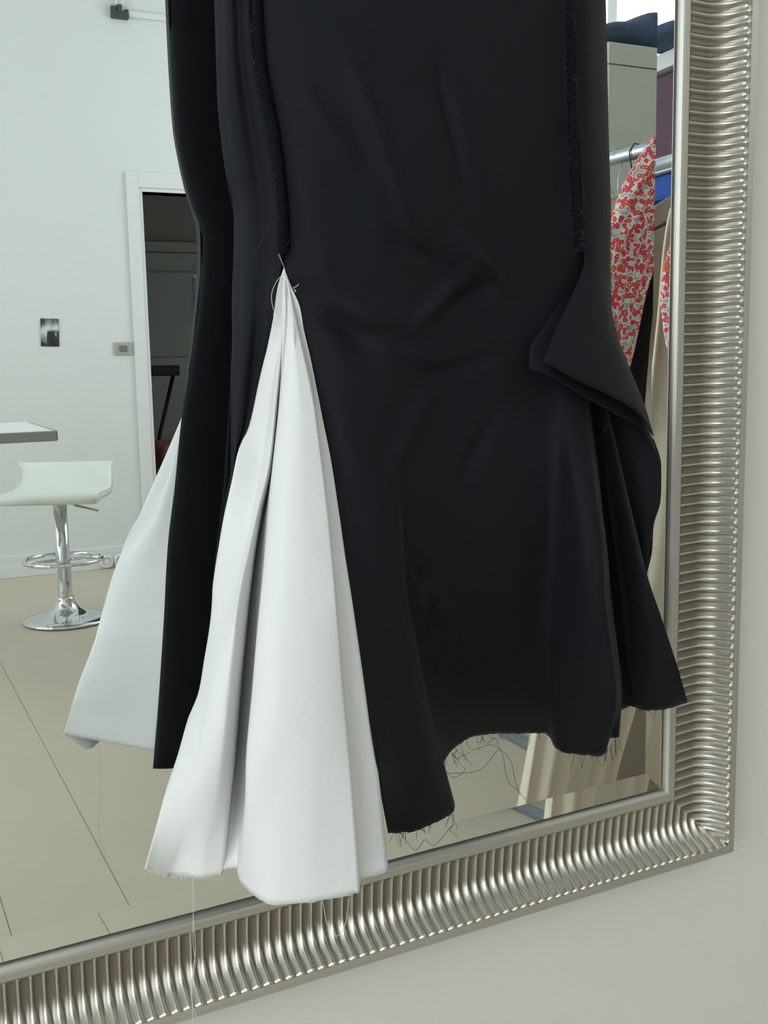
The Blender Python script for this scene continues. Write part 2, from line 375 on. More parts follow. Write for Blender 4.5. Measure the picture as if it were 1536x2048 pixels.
def rib_geo(clip=None):
    """tile: x along, z = -u outward, y = -protrusion; clip(v) gives the smallest u allowed at along-position v"""
    NU, NV = 26, 12; V = []; F = []; gr = []
    for j in range(NV+1):
        v = (j/NV-.5)*PITCH
        us = .0125 if clip is None else max(.0125, clip(v))
        ue = .0665
        us = min(us, ue)
        U = us + (ue-us)*np.linspace(0, 1, NU+1)
        P = pchip(ru, rp, U)[:, 0]
        dv = abs(v)/PITCH
        for u, p in zip(U, P):
            du = .001; sl = (np.interp(u+du, ru, rp)-np.interp(u-du, ru, rp))/(2*du)
            nl = math.hypot(1, sl); nu, npn = -sl/nl, 1/nl         # outward normal in (u, p)
            edge = min(1.0, max(0.0, (u-.0132-.0022*(2*(.5-dv))**2*0)/.0028))
            edge2 = min(1.0, max(0.0, (.0662-u)/.004)); ff = math.sqrt(edge)*math.sqrt(edge2)
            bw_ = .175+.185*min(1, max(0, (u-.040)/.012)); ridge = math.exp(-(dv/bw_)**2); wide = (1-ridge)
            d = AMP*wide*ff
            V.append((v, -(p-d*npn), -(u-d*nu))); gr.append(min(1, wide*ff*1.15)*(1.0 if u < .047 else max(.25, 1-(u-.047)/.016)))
    for j in range(NV):
        for i in range(NU):
            a = j*(NU+1)+i; F.append((a, a+1, a+NU+2, a+NU+1))
    return V, F, gr
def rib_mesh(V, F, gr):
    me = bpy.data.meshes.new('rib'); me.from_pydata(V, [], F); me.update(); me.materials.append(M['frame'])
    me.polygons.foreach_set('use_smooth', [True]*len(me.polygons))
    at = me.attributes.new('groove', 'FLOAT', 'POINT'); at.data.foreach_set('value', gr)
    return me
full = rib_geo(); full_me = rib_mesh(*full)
SIDES = {'bottom': (XGL, XG, lambda s: Matrix.Translation((s, 0, ZG+KS*(s-XG)))),
         'right': (ZG, ZGT, lambda s: Matrix.Translation((XG, 0, s)) @ Matrix.Rotation(-KS, 4, 'Y') @ Matrix.Rotation(-PI/2, 4, 'Y')),
         'top': (XGL, XG, lambda s: Matrix.Translation((s, 0, ZGT+KS*(s-XG))) @ Matrix.Rotation(PI, 4, 'Y')),
         'left': (ZG, ZGT, lambda s: Matrix.Translation((XGL, 0, s+KS*(XGL-XG))) @ Matrix.Rotation(PI/2, 4, 'Y'))}
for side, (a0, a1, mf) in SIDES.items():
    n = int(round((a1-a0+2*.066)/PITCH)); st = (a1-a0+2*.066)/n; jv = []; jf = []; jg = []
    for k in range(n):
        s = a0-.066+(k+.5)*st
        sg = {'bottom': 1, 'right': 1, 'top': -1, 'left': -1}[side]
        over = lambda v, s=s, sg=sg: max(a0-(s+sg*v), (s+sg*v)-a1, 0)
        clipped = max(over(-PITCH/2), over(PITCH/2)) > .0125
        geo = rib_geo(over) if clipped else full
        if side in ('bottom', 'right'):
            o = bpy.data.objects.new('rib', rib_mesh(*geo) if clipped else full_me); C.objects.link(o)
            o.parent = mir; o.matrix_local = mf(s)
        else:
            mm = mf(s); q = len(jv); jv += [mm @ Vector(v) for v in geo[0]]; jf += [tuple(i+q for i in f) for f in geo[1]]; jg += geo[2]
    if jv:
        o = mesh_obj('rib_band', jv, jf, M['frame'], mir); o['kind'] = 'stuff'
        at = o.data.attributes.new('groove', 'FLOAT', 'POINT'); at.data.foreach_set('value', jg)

# ------------------------------------------------------------------ skirt
skirt = empty('long_skirt', (0, 0, 0))
tag(skirt, 'unfinished long black skirt with white godet and raw edges hanging before the mirror', 'skirt')
TOPZ = 1.72
def creases(lst):
    """list of (x0,z0,x1,z1,width,amp) ridges in the cloth, metres"""
    def f(P):
        d = np.zeros(len(P))
        for xa, za, xb, zb, wd, am in lst:
            ab = np.array([xb-xa, zb-za]); L = ab @ ab
            q = np.stack([P[:, 0]-xa, P[:, 2]-za], 1); t = np.clip(q @ ab/L, 0, 1)
            dist = np.linalg.norm(q-t[:, None]*ab, axis=1)
            taper = np.sin(PI*np.clip(t*.9+.05, 0, 1))
            d += 1.7*am*np.exp(-(dist/wd)**2)*taper
        return d
    return f
def sh(py, y):
    t = min(1, max(0, (py-620)/720)); return y+.050*(1-t*t*(3-2*t))
def sheet(name, cols, m, NU=60, NV=60, up=False, smooth_rows='c', disp=None, thick=.0008, fray=0.0, parent=skirt):
    """cols: polylines of (px,py,y) or ('w',x,y,z); every column is resampled by its own height, then joined across"""
    W = []
    for c in cols:
        pts = []; key = []
        for q in c:
            p = np.array(q[1:], float) if q[0] == 'w' else onY(q[0], q[1], sh(q[1], q[2]))
            pts.append(p); key.append(-p[2])
        if up: 
            p = pts[0].copy(); p[2] = TOPZ; pts.insert(0, p); key.insert(0, -TOPZ)
        pts = np.array(pts); key = np.maximum.accumulate(np.array(key)+np.arange(len(key))*1e-6)
        if up:
            body = key[1:]; t = np.concatenate([[-.30], (body-body[0])/(body[-1]-body[0])])
            tt = np.concatenate([[-.30], np.linspace(0, 1, NU)])
        else:
            t = (key-key[0])/(key[-1]-key[0]); tt = np.linspace(0, 1, NU+1)
        W.append(pchip(t, pts, tt))
    W = np.array(W)                       # cols x rows x 3
    nr = W.shape[1]
    hem = W[:, -1]; mid = W[:, nr//2]
    L = np.concatenate([[0], np.cumsum(np.linalg.norm(np.diff(hem, axis=0), axis=1)+np.linalg.norm(np.diff(mid, axis=0), axis=1)+1e-4)]); L /= L[-1]
    tv = np.linspace(0, 1, NV+1); tv = np.unique(np.concatenate([tv, L]))
    out = []
    for r in range(nr):
        out.append(catmull(L, W[:, r], tv) if smooth_rows == 'c' and len(L) > 2 else pchip(L, W[:, r], tv))
    G_ = np.array(out); n2 = G_.shape[1]; P = G_.reshape(-1, 3)
    if disp is not None: P[:, 1] -= disp(P)
    if fray:
        rng = np.random.RandomState(3); P[(nr-1)*n2:, 2] += rng.uniform(-fray, fray, n2)
    F = []
    for r in range(nr-1):
        for k in range(n2-1):
            a = r*n2+k; F.append((a, a+n2, a+n2+1, a+1))
    o = mesh_obj(name, P, F, m, parent)
    s = o.modifiers.new('cloth', 'SOLIDIFY'); s.thickness = thick; s.offset = 0
    return o
def hz(px, py, z): return ('w', *onZ(px, py, z))

# left silhouette edge seen both directly and in the mirror
Bv = [(336, -30, .060), (342, 110, .058), (350, 250, .056), (365, 340, .052), (385, 415, .047), (405, 470, .042), (400, 571, .042), (385, 703, .052), (363, 839, .062), (351, 960, .065), (336, 1088, .065), (327, 1253, .065), (316, 1421, .062), (306, 1537, .060)]
B = [flip(onY(v[0], v[1], v[2]-.012)) for v in Bv]
Bw = [('w', *p) for p in B]
def shiftw(lst, dx, dy, dz=0): return [('w', q[1]+dx, q[2]+dy, q[3]+dz) for q in lst]
def lerp_col(c0, c1, f, dy=0, fade=False):
    return [('w', *((1-f)*np.array(a[1:])+f*np.array(b[1:])+np.array([0, dy*(min(1, max(0, (a[3]-1.02)/.12)) if fade else 1), 0]))) for a, b in zip(c0, c1)]
# black back panel facing the mirror
zb = [q[3] for q in Bw]
Rb = [('w', .568, -.062, z) for z in zb]
def short(c, zl):
    z0_, z1_ = c[0][3], c[-1][3]; return [('w', q[1], q[2], z0_+(q[3]-z0_)*(zl-z0_)/(z1_-z0_)) for q in c]
sheet('back_panel', [Bw, shiftw(Bw, .006, .004), lerp_col(Bw, Rb, .12, .006), short(lerp_col(Bw, Rb, .25, -.004), .82), short(lerp_col(Bw, Rb, .4, .006), .86), short(lerp_col(Bw, Rb, .6, .004), .88), short(lerp_col(Bw, Rb, .8, .006), .88), short(Rb, .87)], M['black_cotton'], 60, 70, up=True)

# white crease / seam on the left, real pixel outline of the godet
WL = [(568, 537, -.100), (554, 583, -.099), (549, 620, -.098), (535, 695, -.090), (524, 737, -.086), (512, 790, -.083), (495, 860, -.083), (477, 905, -.085), (466, 960, -.089), (451, 1033, -.093), (440, 1106, -.102), (431, 1180, -.118), (420, 1264, -.130), (411, 1319, -.138), (397, 1399, -.148), (378, 1454, -.152), (356, 1527, -.155), (334, 1586, -.156), (290, 1738, -.158)]
# side panel: from the silhouette edge B round to the seam
cut = [w_ for w_ in WL if w_[1] <= 860] + [(474, 905, -.080), (459, 960, -.079), (449, 1010, -.078), (443, 1060, -.077)]
seam = [(500, -30, -.100), (508, 100, -.100), (522, 180, -.100), (538, 260, -.100), (552, 330, -.100), (562, 420, -.100), (566, 500, -.100)] + cut[1:]
zend = onY(431, 1180, -.118)[2]
def on_z_of(lst, z):
    P = np.array([q[1:] for q in lst]); o = np.argsort(P[:, 2]); return np.array([np.interp(z, P[o, 2], P[o, k]) for k in range(3)])
sw_ = [('w', *onY(*q)) for q in seam]
edge = [('w', *on_z_of(Bw, q[3])) for q in sw_]; edge = [('w', q[1]+.004*k, q[2]-.003*k, q[3]) for q in edge for k in [min(1, max(0, (1.14-q[3])/.08))]]
sheet('side_panel', [edge, lerp_col(edge, sw_, .06, -.006, True), lerp_col(edge, sw_, .30, -.012, True), lerp_col(edge, sw_, .60, -.002, True), lerp_col(edge, sw_, .85, -.004, True), sw_], M['black_cotton'], 60, 40, up=True)

# raw seam allowance running down to the godet point (two frayed strips)
def strip(name, pts, wd, m, y, seed, parent=skirt):
    rng = random.Random(seed); V = []; F = []
    P = pchip([p[1] for p in pts], np.array(pts, float), np.linspace(pts[0][1], pts[-1][1], 90))
    for i, (x, yy) in enumerate(P[:, :2]):
        j = rng.uniform(-1.6, 1.6)
        a = onY(x-wd/2+j, yy, y); mid_ = onY(x, yy, y-.004); c = onY(x+wd/2+rng.uniform(-1.4, 1.4), yy, y)
        V += [a, mid_, c]
    for i in range(89):
        for k in range(2): q = i*3+k; F.append((q, q+3, q+4, q+1))
    o = mesh_obj(name, V, F, m, parent); s = o.modifiers.new('cloth', 'SOLIDIFY'); s.thickness = .0012; s.offset = 0
    return o
strip('seam_allowance', [(513, -30), (520, 110), (533, 190), (548, 260), (558, 330), (566, 420), (568, 508)], 22, M['raw_edge'], -.1035, 1)
strip('seam_allowance', [(1140, -30), (1142, 110), (1144, 230), (1148, 330), (1153, 420), (1160, 505)], 17, M['raw_edge'], -.124, 2)

# white godet
Z8 = .80
bk = [('w', *onY(568, 540, -.098))]
for (px, py, y) in WL[4:]:
    z = onY(px, py, y)[2]
    bk.append(('w', *(on_z_of(Bw, z)+np.array([.004+.016*max(0, min(1, (z-1.04)/.08)), -.006, 0]))))
c0 = bk
c1 = [('w', *onY(q[0], q[1], q[2]-(.004 if q[1] > 900 else 0))) for q in WL[:-1]]+[('w', *onY(290, 1738, -.161))]
def colw(pts, hem): return [(568, 537, -.150)] + pts + [hz(*hem)]
c1b = colw([(563, 640, -.146), (548, 760, -.140), (527, 905, -.125), (500, 1050, -.130), (470, 1180, -.150), (440, 1290, -.165), (418, 1400, -.172), (390, 1560, -.178)], (340, 1752, Z8-.003))
c2 = colw([(566, 640, -.150), (553, 780, -.148), (537, 930, -.142), (518, 1010, -.148), (500, 1090, -.160), (478, 1190, -.172), (462, 1320, -.180), (445, 1480, -.186)], (405, 1756, Z8-.001))
c3 = colw([(568, 640, -.148), (558, 780, -.140), (541, 940, -.134), (524, 1010, -.136), (508, 1085, -.150), (492, 1190, -.162), (476, 1330, -.172), (461, 1480, -.178)], (441, 1750, Z8))
c4 = colw([(569, 640, -.142), (560, 780, -.130), (544, 940, -.118), (530, 1010, -.112), (514, 1085, -.112), (500, 1190, -.118), (486, 1330, -.124), (473, 1480, -.130)], (449, 1738, Z8+.004))
c5 = colw([(570, 640, -.150), (562, 780, -.152), (546, 940, -.152), (537, 1030, -.152), (528, 1120, -.152), (517, 1240, -.152), (504, 1390, -.155), (492, 1560, -.160)], (474, 1736, Z8+.004))
c6 = colw([(573, 640, -.156), (566, 780, -.164), (551, 940, -.174), (543, 1030, -.180), (534, 1120, -.186), (521, 1240, -.194), (508, 1390, -.202), (494, 1560, -.210)], (482, 1765, Z8+.002))
c7 = colw([(578, 640, -.160), (580, 780, -.172), (575, 940, -.186), (570, 1120, -.200), (562, 1300, -.212), (552, 1500, -.222)], (535, 1807, Z8))
c8 = colw([(583, 640, -.162), (600, 780, -.176), (607, 940, -.190), (615, 1120, -.204), (625, 1300, -.216), (632, 1500, -.228)], (632, 1803, Z8))
c9 = colw([(590, 640, -.162), (620, 780, -.176), (640, 920, -.188), (657, 1070, -.200), (670, 1220, -.210), (684, 1395, -.220), (700, 1577, -.230)], (714, 1786, Z8))
c10 = colw([(594, 640, -.156), (626, 780, -.164), (645, 920, -.172), (662, 1070, -.182), (676, 1220, -.192), (691, 1395, -.202), (707, 1577, -.212)], (722, 1760, Z8+.003))
ER = [(568, 537, -.150), (583, 575, -.154), (600, 615, -.158), (606, 650, -.160), (622, 720, -.164), (642, 820, -.168), (660, 910, -.172), (677, 1020, -.178), (691, 1119, -.184), (707, 1223, -.190), (728, 1369, -.198), (756, 1546, -.208), (771, 1680, -.214)]
c11 = ER + [hz(776, 1742, Z8+.002)]
sheet('white_godet', [c0, c1, c1b, c2, c3, c4, c5, c6, c7, c8, c9, c10, c11], M['white_cotton'], 90, 120, smooth_rows='p', fray=.0006)
tubes('seam_ridge', [([onY(q[0], q[1], sh(q[1], q[2])) for q in [(575, 560, -.160), (584, 620, -.166), (589, 700, -.168), (594, 760, -.172)]], [.0006, .0008, .0006, .0002]),
                     ([onY(q[0], q[1], sh(q[1], q[2])) for q in [(569, 560, -.156), (570, 620, -.158), (567, 680, -.158), (562, 760, -.158)]], [.0008, .0010, .0008, .0002])], M['white_cotton'], skirt, 8)

# black front panel
zf = .80
def wr(P):
    return creases([
        (.33, 1.36, .38, 1.24, .006, .004), (.40, 1.36, .43, 1.26, .006, -.004), (.30, 1.33, .34, 1.28, .006, .003),
        (.36, 1.235, .45, 1.20, .004, -.004), (.42, 1.235, .47, 1.195, .004, .006), (.41, 1.185, .46, 1.20, .005, -.005), (.38, 1.165, .44, 1.215, .005, .004),
        (.29, 1.205, .35, 1.15, .010, -.006), (.30, 1.19, .38, 1.165, .008, .004), (.35, 1.15, .44, 1.14, .004, .003), (.38, 1.13, .46, 1.145, .005, -.003),
        (.34, 1.05, .40, 1.12, .008, .003), (.42, 1.05, .46, 1.10, .006, -.003), (.36, .98, .42, .95, .006, .004), (.37, 1.00, .40, .94, .005, -.003)])(P)
def fc(top, hem): return top + [hem]
f0 = [(506, -30, -.148), (514, 100, -.148), (530, 180, -.148), (546, 260, -.148), (558, 330, -.148), (567, 420, -.148), (569, 500, -.148)] + ER[:] + [(774, 1660, -.212)]
f0 = f0[:-2] + [hz(776, 1666, zf+.006)]
f1 = fc([(560, -30, -.162), (580, 200, -.162), (600, 420, -.162), (625, 560, -.166), (660, 720, -.172), (690, 900, -.178), (720, 1080, -.184), (745, 1250, -.188), (775, 1440, -.192)], hz(815, 1664, zf+.004))
f2 = fc([(640, -30, -.172), (660, 200, -.172), (680, 420, -.172), (700, 600, -.172), (730, 800, -.176), (755, 980, -.180), (780, 1150, -.182), (810, 1300, -.180), (845, 1450, -.176)], hz(880, 1640, zf+.002))
f3 = fc([(700, -30, -.176), (716, 200, -.176), (733, 420, -.176), (750, 600, -.174), (764, 800, -.174), (780, 980, -.174), (800, 1150, -.172), (828, 1300, -.168), (862, 1450, -.160)], hz(905, 1624, zf))
f4 = fc([(750, -30, -.1785), (768, 200, -.1785), (785, 420, -.1785), (800, 600, -.1745), (806, 800, -.170), (810, 980, -.165), (815, 1150, -.150), (838, 1300, -.128), (860, 1420, -.108)], hz(884, 1532, zf))
f5 = fc([(800, -30, -.180), (820, 200, -.180), (835, 420, -.180), (845, 600, -.174), (850, 800, -.166), (855, 980, -.158), (862, 1150, -.140), (885, 1300, -.106), (900, 1400, -.080)], hz(915, 1490, zf))
f6 = fc([(860, -30, -.180), (880, 200, -.180), (890, 420, -.178), (900, 600, -.172), (905, 800, -.162), (915, 980, -.152), (925, 1150, -.130), (940, 1300, -.095), (948, 1400, -.065)], hz(955, 1470, zf))
f7 = fc([(950, -30, -.178), (965, 200, -.178), (975, 420, -.174), (985, 600, -.168), (995, 800, -.160), (1010, 980, -.148), (1025, 1150, -.125), (1035, 1300, -.095), (1040, 1400, -.072)], hz(1042, 1467, zf))
f8 = fc([(1030, -30, -.174), (1040, 200, -.174), (1048, 420, -.170), (1050, 600, -.166), (1055, 760, -.160), (1070, 980, -.145), (1080, 1150, -.120), (1085, 1300, -.096), (1086, 1400, -.078)], hz(1090, 1467, zf))
f9 = fc([(1085, -30, -.170), (1090, 200, -.170), (1098, 420, -.166), (1100, 600, -.164), (1105, 760, -.160), (1120, 980, -.152), (1125, 1150, -.135), (1125, 1300, -.115), (1122, 1400, -.098)], hz(1125, 1503, zf))
f10 = fc([(1125, -30, -.166), (1130, 200, -.166), (1138, 420, -.162), (1140, 600, -.160), (1140, 760, -.162), (1155, 980, -.172), (1170, 1150, -.165), (1185, 1300, -.150), (1190, 1400, -.138)], hz(1175, 1510, zf))
f11 = fc([(1150, -30, -.160), (1155, 200, -.160), (1160, 420, -.158), (1166, 515, -.154), (1168, 760, -.160), (1190, 980, -.175), (1207, 1150, -.172), (1222, 1300, -.160), (1232, 1400, -.150)], hz(1211, 1506, zf+.002))
f11b = fc([(1151, -30, -.158), (1156, 200, -.158), (1161, 420, -.156), (1167, 515, -.152), (1171, 760, -.155), (1194, 980, -.164), (1211, 1150, -.160), (1226, 1300, -.148), (1235, 1400, -.138)], hz(1212, 1480, zf+.012))
f12 = fc([(1152, -30, -.156), (1157, 200, -.156), (1163, 420, -.154), (1168, 515, -.150), (1175, 760, -.150), (1200, 980, -.152), (1218, 1150, -.145), (1235, 1300, -.132), (1243, 1390, -.120)], hz(1238, 1474, zf+.014))
sheet('front_panel', [f0, f1, f2, f3, f4, f5, f6, f7, f8, f9, f10, f11, f11b, f12], M['black_cotton'], 130, 130, up=True, disp=wr, fray=.0007)

# right side panel with its turned back flap
r0 = [(1150, -30, -.160), (1155, 200, -.160), (1163, 400, -.160), (1170, 512, -.164), (1151, 576, -.176), (1117, 648, -.186), (1087, 722, -.194)]
r1 = [(1170, -30, -.160), (1175, 200, -.158), (1182, 400, -.156), (1188, 512, -.162), (1180, 580, -.176), (1165, 680, -.190), (1150, 758, -.196)]
r2 = [(1192, -30, -.148), (1196, 200, -.146), (1203, 400, -.144), (1206, 520, -.152), (1210, 620, -.168), (1215, 710, -.182), (1224, 793, -.188)]
r3 = [(1207, -30, -.130), (1210, 200, -.128), (1216, 400, -.126), (1217, 520, -.136), (1222, 640, -.150), (1250, 740, -.168), (1278, 828, -.172)]
r4 = [(1211, -30, -.108), (1213, 80, -.108), (1217, 280, -.106), (1221, 450, -.106), (1222, 600, -.116), (1226, 650, -.122), (1240, 689, -.130), (1260, 740, -.140), (1288, 809, -.150), (1307, 872, -.156)]
sheet('right_side_panel', [r0, r1, r2, r3, r4], M['black_cotton'], 70, 40, up=True)
g = bpy.data.objects['right_side_panel']; g.name = 'side_panel'
# under layer of the flap
sheet('flap_lining', [[(1164, 520, -.152), (1130, 590, -.160), (1090, 650, -.168), (1060, 698, -.174), (1058, 738, -.176)],
                      [(1170, 520, -.152), (1150, 620, -.164), (1120, 690, -.174), (1095, 730, -.180), (1100, 752, -.182)],
                      [(1190, 540, -.150), (1190, 650, -.158), (1180, 720, -.170), (1172, 760, -.174), (1170, 794, -.178)],
                      [(1205, 560, -.140), (1215, 680, -.146), (1220, 750, -.156), (1228, 790, -.164), (1232, 828, -.168)],
                      [(1212, 580, -.120), (1240, 700, -.126), (1268, 780, -.140), (1285, 830, -.150), (1290, 866, -.154)],
                      [(1216, 600, -.112), (1240, 700, -.118), (1280, 805, -.132), (1303, 875, -.142), (1320, 926, -.146)]], M['black_cotton'], 50, 40)
# black godet falling from under the flap
sheet('black_godet', [[(1145, 770, -.140), (1165, 950, -.130), (1198, 1180, -.112), (1222, 1330, -.098), hz(1236, 1424, .824)],
                      [(1175, 775, -.132), (1205, 950, -.120), (1235, 1180, -.100), (1250, 1330, -.085), hz(1262, 1412, .824)],
                      [(1195, 785, -.140), (1222, 950, -.140), (1255, 1180, -.125), (1272, 1320, -.112), hz(1290, 1420, .824)],
                      [(1205, 790, -.150), (1240, 950, -.152), (1278, 1140, -.145), (1312, 1300, -.135), hz(1326, 1419, .826)],
                      [(1212, 800, -.152), (1248, 960, -.150), (1293, 1147, -.142), (1323, 1237, -.138), (1355, 1334, -.132), (1367, 1375, -.128), hz(1375, 1404, .832)]], M['black_cotton'], 60, 40, fray=.0005)
sheet('black_godet', [[(1165, 770, -.120), (1200, 900, -.110), (1250, 1100, -.100), (1270, 1180, -.098)],
                      [(1200, 790, -.128), (1235, 900, -.118), (1265, 1050, -.112), (1280, 1170, -.106)],
                      [(1250, 820, -.134), (1285, 920, -.130), (1290, 1050, -.122), (1288, 1160, -.114)],
                      [(1308, 880, -.136), (1322, 928, -.136), (1321, 1000, -.130), (1307, 1052, -.124), (1304, 1100, -.120), (1293, 1152, -.116)]], M['black_cotton'], 50, 30)

# loose threads
def curl(pts, n=24):
    P = np.array([onY(p[0], p[1], sh(p[1], p[2]) if p[1] < 900 else p[2]) for p in pts]); return [Vector(p) for p in catmull(np.arange(len(P)), P, np.linspace(0, len(P)-1, n))]
rnd = random.Random(11); thr = []
def fringe(pxs, y, n, lo, hi):
    for _ in range(n):
        f = rnd.random()*(len(pxs)-1); i = int(f); f -= i
        x = pxs[i][0]*(1-f)+pxs[i+1][0]*f; yy = pxs[i][1]*(1-f)+pxs[i+1][1]*f; L = rnd.uniform(lo, hi); k = rnd.uniform(-10, 14)
        thr.append((curl([(x, yy-4, y), (x+k*.3, yy+L*.4, y), (x+k, yy+L, y)], 7), .00016))
fringe([(785, 1664), (905, 1624)], -.165, 26, 6, 34); fringe([(884, 1532), (935, 1476), (1090, 1467)], -.06, 22, 4, 26)
fringe([(1110, 1498), (1150, 1508), (1213, 1503), (1238, 1474)], -.10, 24, 8, 34); fringe([(1262, 1414), (1330, 1419)], -.10, 8, 4, 22)
fringe([(1308, 1050), (1296, 1140)], -.12, 6, 8, 30)
for pts in ([(884, 1535, -.06), (895, 1546, -.06), (960, 1540, -.06), (1000, 1500, -.06), (1015, 1560, -.06), (1035, 1580, -.06), (1052, 1600, -.06)],
            [(930, 1478, -.06), (945, 1500, -.06), (985, 1490, -.06), (1020, 1520, -.06), (1030, 1560, -.06), (1040, 1590, -.06)],
            [(960, 1472, -.06), (975, 1486, -.06), (990, 1476, -.06), (1000, 1500, -.06)],
            [(885, 1532, -.08), (905, 1555, -.08), (930, 1540, -.08), (915, 1520, -.08), (940, 1505, -.08)],
            [(800, 1665, -.16), (830, 1700, -.16), (850, 1680, -.16), (870, 1690, -.16), (905, 1650, -.16)],
            [(904, 1626, -.16), (906, 1650, -.16), (899, 1660, -.16), (915, 1672, -.16)],
            [(540, 450, -.148), (528, 470, -.143), (518, 490, -.141), (508, 508, -.139)],
            [(1210, 835, -.15), (1216, 845, -.155), (1206, 868, -.155)]):
    thr.append((curl(pts, 40), .0002))
for ln, yd in (([(505, 0), (512, 110), (530, 190), (545, 260), (556, 330), (565, 420), (568, 500)], -.156), ([(1140, 0), (1142, 110), (1144, 230), (1148, 330), (1153, 420), (1160, 500)], -.178)):
    for _ in range(46):
        f = rnd.random()*(len(ln)-1); i = int(f); f -= i; x = ln[i][0]*(1-f)+ln[i+1][0]*f; yy = ln[i][1]*(1-f)+ln[i+1][1]*f; d_ = rnd.choice((-1, 1))*rnd.uniform(7, 15)
        thr.append((curl([(x, yy, yd), (x+d_*.6, yy+rnd.uniform(-3, 5), yd), (x+d_, yy+rnd.uniform(-8, 12), yd)], 6), .0002))
o = tubes('loose_threads', thr, M['thread_black'], skirt, 4); o['kind'] = 'stuff'; o['label'] = 'dark loose threads'
wt = []
for pts in ([(557, 508, -.165), (563, 522, -.163), (570, 540, -.160)], [(566, 548, -.152), (552, 565, -.151), (543, 590, -.151), (546, 615, -.150), (552, 625, -.149)],
            [(586, 576, -.165), (594, 572, -.168), (597, 568, -.168)], [(588, 578, -.165), (592, 582, -.168), (588, 584, -.168)],
            [(385, 1755, -.165), (387, 1800, -.165), (386, 1880, -.165), (390, 1930, -.165), (382, 1990, -.165), (400, 2060, -.165)],
            [(386, 1830, -.165), (391, 1900, -.165), (384, 1960, -.165), (386, 2060, -.165)],
            [(645, 1800, -.21), (655, 1850, -.21), (672, 1872, -.21), (690, 1850, -.21), (698, 1795, -.21)],
            [(300, 1738, -.15), (292, 1746, -.15), (286, 1744, -.15)]):
    wt.append((curl(pts, 30), .00022))
for _ in range(26):
    f = rnd.random(); x = 296+f*140; yy = 1742+14*math.sin(f*2.4); wt.append((curl([(x, yy-3, -.165), (x+rnd.uniform(-2, 2), yy+rnd.uniform(2, 8), -.165)], 4), .00016))
o = tubes('white_threads', wt, M['thread_white'], skirt, 4); o['kind'] = 'stuff'; o['label'] = 'pale loose threads'
# waist (above the picture) closing the skirt, and the hanger that holds it on the mirror frame
boxes('waistband', [((.245, -.135, TOPZ-.012), (.585, -.050, TOPZ+.03))], M['black_cotton'], skirt, bevel=.01)
hg = empty('clothes_hanger', (.42, -.095, TOPZ)); tag(hg, 'black clothes hanger over the mirror frame holding the skirt', 'hanger')
tube('bar', [(-.18, 0, .02), (.18, 0, .02)], .006, M['black_plastic'], hg); tube('shoulder', [(-.18, 0, .02), (0, 0, .10), (.18, 0, .02)], .006, M['black_plastic'], hg)
tube('hook', [(0, 0, .10), (0, 0, .17), (0, .02, .213), (0, .06, .215), (0, .08, .202)], .002, M['steel'], hg)

# ------------------------------------------------------------------ reflected room furniture
# bar stool
SX, SY = .805, -4.03
st = empty('bar_stool', (SX, SY, 0), math.radians(0)); tag(st, 'white leatherette bar stool on a chrome pedestal, seen in the mirror', 'stool')
lathe('base', [(.0, .004), (.186, .004), (.190, .008), (.186, .014), (.150, .022), (.100, .036), (.060, .056), (.042, .080), (.038, .100), (.036, .112), (.0, .114)], M['chrome'], st, 48)
lathe('outer_column', [(.031, .10), (.031, .30), (.029, .305), (.029, .540), (.0, .540)], M['chrome'], st, 24)
ring = [(.165*math.cos(a)+.0, .165*math.sin(a)-.0, .275) for a in np.linspace(0, 2*PI, 40)]
tube('footrest', ring, .010, M['chrome'], st, 10)
tubes('footrest_bracket', [([(0, 0, .275), (.16, .02, .275)], .008), ([(0, 0, .275), (-.16, .02, .275)], .008)], M['chrome'], st, 8)
tube('lever', [(.05, .0, .545), (.055, .0, .520), (.07, .0, .510), (.165, .0, .480)], .005, M['grey_plastic'], st, 8)
# seat shell: profile swept across the width; v runs from front lip to the top of the low back
DZS = -.045
prof = [(-.195, .598), (-.19, .588), (-.15, .590), (-.05, .592), (.06, .592), (.125, .598), (.155, .618), (.168, .655), (.176, .720)]
top = [(-.20, .610), (-.19, .626), (-.15, .630), (-.05, .626), (.05, .624), (.10, .630), (.125, .650), (.140, .690), (.150, .730), (.165, .738)]
prof = [(a, z+DZS) for a, z in prof]; top = [(a, z+DZS) for a, z in top]
loop = prof + list(reversed(top)); n = len(loop); V = []; F = []; cx = []
secs = [(-.205, .90), (-.2, .97), (-.19, 1.0), (-.1, 1.0), (0, 1.0), (.1, 1.0), (.19, 1.0), (.2, .97), (.205, .90)]
cy = sum(p[0] for p in loop)/n; cz = sum(p[1] for p in loop)/n
for x, s_ in secs:
    for a, b_ in loop: V.append((x, -(cy+(a-cy)*s_), cz+(b_-cz)*(s_ if s_ == 1 else s_)))
for i in range(len(secs)-1):
    for k in range(n): F.append((i*n+k, i*n+(k+1) % n, (i+1)*n+(k+1) % n, (i+1)*n+k))
F.append(tuple(range(n-1, -1, -1))); F.append(tuple(range((len(secs)-1)*n, len(secs)*n)))
se = mesh_obj('seat', V, F, M['white_leather'], st); se.rotation_euler.z = math.radians(24)
for sx_ in (-1, 1):
    pp = tube('piping', [(sx_*.204, -a, b_) for a, b_ in top], .004, M['piping'], st, 8); pp.rotation_euler.z = math.radians(24)
lathe('seat_plate', [(.0, .530), (.07, .530), (.08, .549), (.0, .549)], M['chrome'], st, 24)

